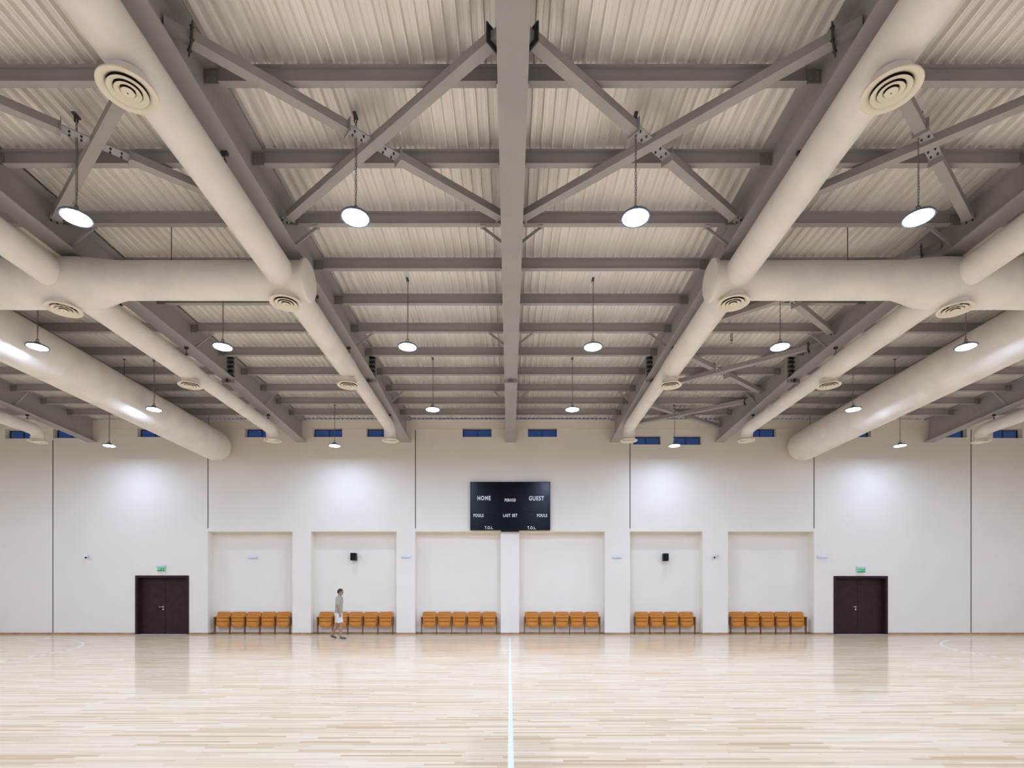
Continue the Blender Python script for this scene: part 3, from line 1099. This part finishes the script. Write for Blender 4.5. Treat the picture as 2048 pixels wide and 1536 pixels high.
def side_frame():
    q = MB()
    # upright board with armrest top, narrowing leg that sweeps forward to a small foot
    prof = [(-0.035, 0.0), (0.045, 0.0), (0.055, 0.16), (0.065, 0.33), (0.13, 0.40), (0.14, 0.60), (0.12, 0.655), (-0.03, 0.655), (-0.05, 0.63), (-0.045, 0.36), (-0.03, 0.30), (-0.02, 0.16)]
    for x in (-0.017, 0.017):
        pass
    n = len(prof)
    vs = [(-0.017, y, z) for y, z in prof] + [(0.017, y, z) for y, z in prof]
    fs = [tuple(reversed(range(n))), tuple(range(n, 2 * n))]
    for i in range(n):
        j = (i + 1) % n
        fs.append((i, j, n + j, n + i))
    q.add(vs, fs)
    q.box(-0.022, 0.022, -0.055, 0.12, 0.655, 0.672)
    q.box(-0.022, 0.022, -0.06, 0.10, 0.0, 0.012)
    return q
leg_me = side_frame().mesh('side_frame', M['chair_leg'])
pivot = MB()
pivot.tube([(-0.275, 0.07, 0.43), (0.275, 0.07, 0.43)], 0.012, 10)
pivot.bar((-0.235, 0.10, 0.50), (-0.235, 0.185, 0.62), 0.03, 0.008)
pivot.bar((0.235, 0.10, 0.50), (0.235, 0.185, 0.62), 0.03, 0.008)
pivot_me = pivot.mesh('pivot_bar', M['rod'])
PITCH = 0.583
def make_chair():
    t = thing('folding_chair', '', 'chair')
    mesh_obj('seat', seat_me, t)
    mesh_obj('backrest', back_me, t)
    mesh_obj('pivot_bar', pivot_me, t)
    o = mesh_obj('side_frame', leg_me, t)
    o.location = (-PITCH / 2, 0, 0)
    return t
ROWS = [(428, 5, 'in the recess beside the left door'), (634, 5, 'in the recess behind the walking person'), (842, 5, 'in the recess left of the central pier'),
        (1048, 5, 'in the recess right of the central pier'), (1268.5, 4, 'in the narrower recess with four chairs'), (1460.5, 5, 'in the recess beside the right door')]
proto = make_chair()
used = False
for x_px, n, lb in ROWS:
    yc = D + 0.15
    x0 = (x_px - PX) * yc / F + 0.02
    for k in range(n):
        o = copy_tree(proto) if used else proto
        used = True
        o.location = (x0 + PITCH / 2 + k * PITCH, yc, 0)
        o['label'] = 'orange folded-up chair, %s from the left %s' % (ORD[k], lb)
        o['group'] = 'orange folded chairs ' + lb
    e = mesh_obj('side_frame', leg_me, o)
    e.location = (PITCH / 2, 0, 0)

# ------------------------------------------------------------------ SCOREBOARD
sx0, sx1, sz0, sz1 = WX(941), WX(1100), WZ(1061), WZ(965.3)
sc_ = thing('scoreboard', 'black wall scoreboard with white HOME and GUEST lettering above the central pier', 'scoreboard', ((sx0 + sx1) / 2, D, sz0))
cx = (941 + 1100) / 2
w_ = (sx1 - sx0) / 2
hh = sz1 - sz0
MB().box(-w_, w_, -0.16, -0.01, 0, hh).build('cabinet', M['black'], sc_, bevel=0.01)
MB().box(-w_ + 0.02, w_ - 0.02, -0.166, -0.16, hh * 0.372, hh - 0.02).build('upper_panel', M['board'], sc_)
MB().box(-w_ + 0.02, w_ - 0.02, -0.166, -0.16, 0.02, hh * 0.372 - 0.012).build('lower_panel', M['board'], sc_)
MB().box(WX(1002.2) - WX(cx), WX(1038) - WX(cx), -0.15, -0.01, -0.055, 0.0).build('bottom_box', M['black'], sc_)
q = MB().box(WX(1011) - WX(cx), WX(1030) - WX(cx), -0.13, -0.01, hh, hh + 0.03)
q.tube([(0.02, -0.07, hh + 0.03), (0.02, -0.07, hh + 0.07)], 0.025, 12)
q.build('mounting_bracket', M['white'], sc_)
TXT = [('HOME', 968.1, 996.2, 0.86, 8.8, 26), ('GUEST', 1072.9, 996.6, 0.86, 8.8, 30), ('PERIOD', 1020.5, 1000.2, 0.86, 6.0, 22),
       ('FOULS', 957, 1030.8, 0.86, 6.2, 20), ('FOULS', 1084.3, 1030.9, 0.86, 6.2, 20), ('LAST SET', 1020.5, 1030.8, 0.86, 6.2, 28),
       ('T.O.L.', 978, 1055.3, 0.86, 5.8, 17), ('T.O.L.', 1063.5, 1055.6, 0.86, 5.8, 17)]
for s, px_, py_, _, hpx, wpx in TXT:
    cap = hpx / 52.0
    me = text_mesh(s, cap / 0.70, 0.006, 1.0, 0.030 * cap)
    xs_ = [v.co.x for v in me.vertices]
    zs_ = [v.co.z for v in me.vertices]
    k = (wpx / 52.0) / (max(xs_) - min(xs_))
    me.transform(Matrix.Translation((-(max(xs_) + min(xs_)) / 2, 0, -(max(zs_) + min(zs_)) / 2)))
    me.transform(Matrix.Diagonal((k, 1, (hpx / 52.0) / (max(zs_) - min(zs_)), 1)))
    me.materials.clear(); me.materials.append(M['board_text'])
    # board face stands off the wall: correct the wall-pixel position for its depth
    kd = (D - 0.169) / D
    o = mesh_obj('lettering', me, sc_)
    o.location = (WX(px_) * kd - WX(cx), -0.169, CAMZ + (WZ(py_) - CAMZ) * kd - sz0)

# ------------------------------------------------------------------ EXIT SIGNS
def exit_sign(px_, py_top, label):
    t = thing('exit_sign', label, 'exit sign', (WX(px_), D, WZ(py_top)))
    q = MB().box(-0.165, 0.165, -0.09, 0, -0.065, 0)
    q.build('housing', M['white'], t, bevel=0.012)
    MB().box(-0.155, 0.155, -0.052, -0.044, -0.25, -0.065).build('acrylic_plate', M['acrylic'], t)
    pn = MB().box(-0.142, 0.142, -0.056, -0.052, -0.245, -0.115).build('green_panel', M['green'], t)
    me = text_mesh('EXIT', 0.09, 0.002, 0.72, 0.002)
    me.materials.clear(); me.materials.append(M['green_light'])
    o = mesh_obj('lettering', me, pn); o.location = (-0.06, -0.0575, -0.175)
    q = MB()                                  # running figure and arrow
    y0, y1 = -0.0585, -0.0565
    def bar2(a, c, w):
        q.bar((a[0], (y0 + y1) / 2, a[1]), (c[0], (y0 + y1) / 2, c[1]), w, 0.002, up=(0, 1, 0))
    ox, oz = 0.065, -0.175
    q.tube([(ox + 0.004, y0, oz + 0.036), (ox + 0.004, y1, oz + 0.036)], 0.009, 10)
    bar2((ox, oz + 0.025), (ox - 0.008, oz - 0.005), 0.014)
    bar2((ox - 0.008, oz - 0.003), (ox + 0.014, oz - 0.014), 0.008); bar2((ox + 0.014, oz - 0.014), (ox + 0.010, oz - 0.036), 0.008)
    bar2((ox - 0.008, oz - 0.003), (ox - 0.020, oz - 0.022), 0.008); bar2((ox - 0.020, oz - 0.022), (ox - 0.036, oz - 0.022), 0.008)
    bar2((ox, oz + 0.022), (ox + 0.022, oz + 0.008), 0.006); bar2((ox, oz + 0.022), (ox - 0.022, oz + 0.012), 0.006)
    bar2((ox + 0.034, oz), (ox + 0.066, oz), 0.010); bar2((ox + 0.068, oz), (ox + 0.052, oz + 0.016), 0.008); bar2((ox + 0.068, oz), (ox + 0.052, oz - 0.016), 0.008)
    q.build('pictogram', M['green_light'], pn)
exit_sign(323.5, 1129.5, 'green exit sign above the left dark double door')
exit_sign(1721, 1132, 'green exit sign above the right dark double door')

# ------------------------------------------------------------------ EMERGENCY LIGHTS, SPEAKERS, CAMERAS
def emergency_light(px_, py_, back, label):
    kd = (D + back) / D
    t = thing('emergency_light', label, 'emergency light', (WX(px_) * kd, D + back, CAMZ + (WZ(py_) - CAMZ) * kd), group='white emergency lights')
    MB().box(-0.185, 0.185, -0.03, 0, -0.06, 0.06).build('back_box', M['white'], t, bevel=0.008)
    q = MB()
    n = 9
    vs, fs = [], []
    for x in (-0.178, 0.178):
        for k in range(n):
            a = math.pi * k / (n - 1)
            vs.append((x, -0.03 - 0.045 * math.sin(a), 0.054 * math.cos(a)))
    for k in range(n - 1):
        fs.append((k, k + 1, n + k + 1, n + k))
    fs += [tuple(reversed(range(n))), tuple(range(n, 2 * n)), (0, n, 2 * n - 1, n - 1)]
    q.add(vs, fs)
    q.build('cover', mat('frosted_cover', (0.74, 0.76, 0.82), rough=0.3, noise=0.02) if 'cover' not in M else M['cover'], t, smooth=40)
M['cover'] = mat('frosted_cover', (0.74, 0.76, 0.82), rough=0.3, noise=0.02)
emergency_light(507.3, 1114.5, NICHE_DEPTH, 'white emergency light inside the recess beside the left door')
emergency_light(812, 1113.5, 0, 'white emergency light on the pier left of the central recesses')
emergency_light(1233, 1114, 0, 'white emergency light on the pier right of the central recesses')
emergency_light(1644, 1113.5, 0, 'white emergency light between the last recess and the right door')

def speaker(px_, py_, rz, label):
    kd = (D + NICHE_DEPTH) / D
    t = thing('wall_speaker', label, 'speaker', (WX(px_) * kd, D + NICHE_DEPTH, CAMZ + (WZ(py_) - CAMZ) * kd), group='black wall speakers')
    c = MB()
    mt = Matrix.Rotation(rz, 4, 'Z')
    c.box(-0.10, 0.10, -0.27, -0.07, -0.145, 0.145, mt)
    c.build('cabinet', M['black'], t, bevel=0.012)
    g = MB().box(-0.092, 0.092, -0.279, -0.27, -0.137, 0.137, mt)
    g.build('grille', M['joint'] if False else M['black'], t, bevel=0.004)
    q = MB(); q.box(-0.03, 0.03, -0.08, 0, -0.02, 0.02); q.box(-0.05, 0.05, -0.012, 0, -0.06, 0.06)
    q.build('bracket', M['rod'], t)
speaker(711, 1114.2, math.radians(-8), 'black speaker on the wall above the walking person')
speaker(1328.5, 1115.2, math.radians(0), 'black speaker in the recess with four chairs')

def security_camera(px_, py_, yaw, pitch, label):
    t = thing('security_camera', label, 'security camera', (WX(px_), D, WZ(py_)), group='white security cameras')
    q = MB()
    q.tube([(0, 0, 0), (0, -0.02, 0)], [0.06, 0.055], 20)
    q.tube([(0, -0.015, 0), (0, -0.09, 0.0)], 0.02, 12)
    q.build('mount', M['white'], t, smooth=40)
    rot = Matrix.Translation((0, -0.10, 0)) @ Matrix.Rotation(yaw, 4, 'Z') @ Matrix.Rotation(pitch, 4, 'X')
    q = MB()
    q.tube([(0, 0.10, 0), (0, 0.09, 0), (0, -0.13, 0), (0, -0.14, 0)], [0.035, 0.042, 0.045, 0.045], 18)
    q.v = [rot @ v for v in q.v]
    bd = q.build('body', M['white'], t, smooth=40)
    q = MB().box(-0.05, 0.05, -0.17, 0.08, 0.046, 0.054)
    q.v = [rot @ v for v in q.v]
    q.build('sun_hood', M['white'], bd)
    q = MB(); q.tube([(0, -0.14, 0), (0, -0.146, 0)], [0.036, 0.034], 18)
    q.v = [rot @ v for v in q.v]
    q.build('camera_lens', M['black'], bd, smooth=40)
security_camera(175.5, 1112.5, math.radians(40), math.radians(28), 'white security camera left of the left dark door')
security_camera(1432, 1113.5, math.radians(-62), math.radians(18), 'white security camera on the pier right of four chairs')

# ------------------------------------------------------------------ PERSON, walking towards the right
def skin_obj(name, verts, edges, radii, root, m, parent=None, sub=2, smooth=True):
    me = bpy.data.meshes.new(name + '_tmp')
    me.from_pydata(verts, edges, [])
    o = bpy.data.objects.new(name + '_tmp', me)
    COL.objects.link(o)
    md = o.modifiers.new('skin', 'SKIN')
    md.use_smooth_shade = True
    md.branch_smoothing = 0.6
    for i, r in enumerate(radii):
        sv = me.skin_vertices[0].data[i]
        sv.radius = r if hasattr(r, '__len__') else (r, r)
        sv.use_root = (i == root)
    sb = o.modifiers.new('sub', 'SUBSURF')
    sb.levels = sub
    sb.render_levels = sub
    bpy.context.view_layer.update()
    dg = bpy.context.evaluated_depsgraph_get()
    fin = bpy.data.meshes.new_from_object(o.evaluated_get(dg))
    bpy.data.objects.remove(o)
    fin.materials.clear()
    fin.materials.append(m)
    fin.polygons.foreach_set('use_smooth', [True] * len(fin.polygons))
    fin.name = name
    r = bpy.data.objects.new(name, fin)
    COL.objects.link(r)
    if parent: r.parent = parent
    return r

def chain_graph(chains):
    """chains: lists of (key, (x,y,z), radius) sharing keys"""
    vs, es, rs, idx = [], [], [], {}
    for ch in chains:
        prev = None
        for key, p, r in ch:
            if key not in idx:
                idx[key] = len(vs)
                vs.append(p); rs.append(r)
            if prev is not None:
                es.append((prev, idx[key]))
            prev = idx[key]
    return vs, es, rs, idx

# local frame: +x is the walking direction, +y is the person's left (away from the camera), z up
def person():
    pos = (-5.83, 18.52, 0.0)
    t = thing('person', 'person with dark hair walking right in sage shirt and white shorts', 'person', pos)
    P = {
        'pel': (0.0, 0, 0.93), 'sp1': (0.005, 0, 1.07), 'sp2': (0.015, 0, 1.22), 'chest': (0.025, 0, 1.34), 'nb': (0.035, 0, 1.44), 'n1': (0.042, 0, 1.49), 'h0': (0.078, 0, 1.535), 'h1': (0.068, 0, 1.605), 'h2': (0.058, 0, 1.655),
    }
    chains = [[('pel', P['pel'], (0.125, 0.10)), ('sp1', P['sp1'], (0.115, 0.085)), ('sp2', P['sp2'], (0.125, 0.09)), ('chest', P['chest'], (0.13, 0.095)),
               ('nb', P['nb'], 0.062), ('n1', P['n1'], 0.050), ('h0', P['h0'], 0.074), ('h1', P['h1'], 0.104), ('h2', P['h2'], 0.088)]]
    chains.append([('h0', P['h0'], 0.074), ('chin', (0.128, 0, 1.538), 0.042)])
    def arm(s, sh, el, wr, kn, tip):
        return [('chest', P['chest'], 0.1), ('sh%d' % s, sh, 0.055), ('ua%d' % s, tuple((a + c) / 2 for a, c in zip(sh, el)), 0.044), ('el%d' % s, el, 0.036),
                ('fa%d' % s, tuple(a * 0.6 + c * 0.4 for a, c in zip(el, wr)), 0.034), ('wr%d' % s, wr, 0.024), ('pm%d' % s, kn, (0.020, 0.034))]
    armR = dict(sh=(0.02, -0.175, 1.385), el=(0.03, -0.215, 1.12), wr=(0.085, -0.205, 0.885), kn=(0.105, -0.20, 0.82))
    armL = dict(sh=(0.02, 0.175, 1.385), el=(-0.06, 0.215, 1.13), wr=(-0.02, 0.215, 0.89), kn=(-0.012, 0.212, 0.82))
    chains.append(arm(0, armR['sh'], armR['el'], armR['wr'], armR['kn'], None))
    chains.append(arm(1, armL['sh'], armL['el'], armL['wr'], armL['kn'], None))
    def leg(s, hip, kn, an, heel, toe):
        th = tuple(a * 0.5 + c * 0.5 for a, c in zip(hip, kn))
        cf = tuple(a * 0.62 + c * 0.38 for a, c in zip(kn, an))
        return [('pel', P['pel'], 0.1), ('hip%d' % s, hip, 0.092), ('th%d' % s, th, 0.080), ('kn%d' % s, kn, 0.055), ('cf%d' % s, cf, 0.056), ('an%d' % s, an, 0.034), ('ft%d' % s, heel, (0.036, 0.03)), ('toe%d' % s, toe, (0.036, 0.02))]
    legF = dict(hip=(0.02, -0.085, 0.87), kn=(0.10, -0.09, 0.475), an=(0.085, -0.09, 0.085), heel=(0.14, -0.092, 0.045), toe=(0.27, -0.095, 0.028))
    legB = dict(hip=(-0.02, 0.085, 0.87), kn=(-0.06, 0.088, 0.475), an=(-0.27, 0.088, 0.135), heel=(-0.22, 0.09, 0.08), toe=(-0.11, 0.092, 0.026))
    chains.append(leg(0, **legF))
    chains.append(leg(1, **legB))
    vs, es, rs, idx = chain_graph(chains)
    body = skin_obj('body', vs, es, rs, idx['pel'], M['skin'], t)
    # fingers and thumb, rooted in the palm
    def hand(name, wr, kn):
        w, k = Vector(wr), Vector(kn)
        d = (k - w).normalized()
        fwd = Vector((1, 0, 0))
        side = (fwd - d * fwd.dot(d)).normalized()
        nrm = d.cross(side)
        ch = []
        root = ('palm', tuple(k - d * 0.01), 0.012)
        for i, (o_, ln_) in enumerate(((0.027, 0.066), (0.009, 0.076), (-0.009, 0.070), (-0.026, 0.055))):
            a = k + side * o_ + d * 0.012
            b1 = a + d * (ln_ * 0.5) + nrm * 0.004
            c1 = b1 + d * (ln_ * 0.4) + side * (-0.006) + nrm * 0.016
            ch.append([root, ('a%d' % i, tuple(a), 0.0095), ('b%d' % i, tuple(b1), 0.0085), ('c%d' % i, tuple(c1), 0.007)])
        a = k - d * 0.045 + side * 0.03
        b1 = a + d * 0.03 + side * 0.022
        ch.append([root, ('t0', tuple(a), 0.011), ('t1', tuple(b1), 0.0095), ('t2', tuple(b1 + d * 0.026 + side * 0.006), 0.0075)])
        v2, e2, r2, i2 = chain_graph(ch)
        skin_obj('hand', v2, e2, r2, i2['palm'], M['skin'], body, sub=1)
    hand('hand', armR['wr'], armR['kn'])
    hand('hand', armL['wr'], armL['kn'])
    # face
    f = MB()
    hx = 0.078
    f.tube([(hx + 0.058, 0, 1.622), (hx + 0.073, 0, 1.597), (hx + 0.077, 0, 1.586), (hx + 0.066, 0, 1.578)], [0.007, 0.011, 0.012, 0.010], 10)
    f.build('nose', M['skin'], body, smooth=60)
    for s in (-1, 1):
        MB().sphere((hx + 0.059, s * 0.031, 1.622), 0.009, 10, 6, (0.7, 1.3, 0.6)).build('eye', M['eye'], body, smooth=60)
        MB().sphere((hx - 0.012, s * 0.080, 1.605), 0.026, 10, 8, (0.8, 0.35, 1.2)).build('ear', M['skin'], body, smooth=60)
    MB().sphere((hx + 0.062, 0, 1.557), 0.011, 10, 6, (0.7, 1.8, 0.5)).build('mouth', M['lip'], body, smooth=60)
    # hair: cap down to the nape
    h = MB()
    n, m = 24, 12
    vs_, fs_ = [], []
    for i in range(m + 1):
        ph = math.pi * 0.66 * i / m
        for k in range(n):
            a = 2 * math.pi * k / n
            cutoff = 0.5 + 0.5 * (1 - math.cos(a)) / 2          # less hair over the face (a = 0 is forward)
            p2 = ph * (0.50 + 0.62 * ((1 - math.cos(a)) / 2) ** 0.8)
            r = 1.0 + 0.03 * math.sin(5 * a + i)
            vs_.append((hx - 0.022 + (0.098 if math.cos(a) > 0 else 0.106) * r * math.sin(p2) * math.cos(a), 0.092 * r * math.sin(p2) * math.sin(a), 1.612 + 0.108 * math.cos(p2) - 0.0))
    for i in range(m):
        for k in range(n):
            k2 = (k + 1) % n
            fs_.append((i * n + k, (i + 1) * n + k, (i + 1) * n + k2, i * n + k2))
    h.add(vs_, fs_)
    ho = h.build('hair', M['hair'], body, smooth=80)
    so = ho.modifiers.new('thick', 'SOLIDIFY'); so.thickness = 0.012
    # shirt with elbow sleeves, lofted around the body
    def mix(a, c, u):
        return tuple(x * (1 - u) + y * u for x, y in zip(a, c))
    def loft(mb, rings, n=28, cap0=False, cap1=False):
        """rings: (centre, rx, ry) horizontal ellipses, or tubes along the chain"""
        pts = [Vector(r[0]) for r in rings]
        vs, fs = [], []
        for q, (c, rx, ry) in enumerate(rings):
            for k in range(n):
                a = 2 * math.pi * k / n
                w = 1 + 0.012 * math.sin(5 * a + q)
                vs.append((c[0] + rx * w * math.cos(a), c[1] + ry * w * math.sin(a), c[2]))
        for q in range(len(rings) - 1):
            for k in range(n):
                k2 = (k + 1) % n
                fs.append((q * n + k, q * n + k2, (q + 1) * n + k2, (q + 1) * n + k))
        if cap0: fs.append(tuple(reversed(range(n))))
        if cap1: fs.append(tuple((len(rings) - 1) * n + k for k in range(n)))
        return mb.add(vs, fs)
    q = MB()
    loft(q, [((0.0, 0, 0.845), 0.128, 0.180), ((0.0, 0, 0.90), 0.126, 0.176), ((0.004, 0, 1.0), 0.115, 0.162), ((0.010, 0, 1.12), 0.116, 0.166), ((0.020, 0, 1.26), 0.122, 0.182),
             ((0.024, 0, 1.36), 0.118, 0.190), ((0.026, 0, 1.41), 0.102, 0.172), ((0.030, 0, 1.445), 0.082, 0.118), ((0.036, 0, 1.465), 0.070, 0.082), ((0.042, 0, 1.478), 0.064, 0.066)], cap0=True, cap1=True)
    shirt = q.build('shirt', M['shirt'], body, smooth=80)
    for ar, sd in ((armR, -1), (armL, 1)):
        sl = MB()
        a0 = mix(ar['sh'], (0.02, 0, 1.40), 0.25)
        sl.tube([a0, ar['sh'], mix(ar['sh'], ar['el'], 0.4), mix(ar['sh'], ar['el'], 0.72), mix(ar['sh'], ar['el'], 0.86)], [0.060, 0.068, 0.062, 0.059, 0.060], 20)
        sl.build('sleeve', M['shirt'], shirt, smooth=60)
    q = MB()
    loft(q, [((0.0, 0, 0.92), 0.118, 0.168), ((0.0, 0, 0.86), 0.130, 0.184), ((0.0, 0, 0.80), 0.122, 0.176), ((0.0, 0, 0.75), 0.098, 0.15), ((0.0, 0, 0.72), 0.07, 0.12)], cap0=True, cap1=True)
    shorts = q.build('shorts', M['shorts'], body, smooth=80)
    for lg in (legF, legB):
        sl = MB()
        sl.tube([mix(lg['hip'], lg['kn'], 0.02), mix(lg['hip'], lg['kn'], 0.3), mix(lg['hip'], lg['kn'], 0.6), mix(lg['hip'], lg['kn'], 0.80)], [0.104, 0.108, 0.101, 0.098], 24)
        sl.build('shorts_leg', M['shorts'], shorts, smooth=60)
    for lg in (legF, legB):
        an, he, to = Vector(lg['an']), Vector(lg['heel']), Vector(lg['toe'])
        d = (to - he).normalized()
        back = he - d * 0.085
        if lg is legB:
            back = Vector((-0.315, 0.088, 0.10))
        ch = [[('b', tuple(back), (0.040, 0.036)), ('m', tuple(he), (0.046, 0.042)), ('f', tuple(he + (to - he) * 0.6), (0.048, 0.034)), ('t', tuple(to + d * 0.02), (0.038, 0.024))]]
        v2, e2, r2, i2 = chain_graph(ch)
        skin_obj('shoe', v2, e2, r2, i2['m'], M['shoe'], body)
    return t
person()
bpy.context.view_layer.update()
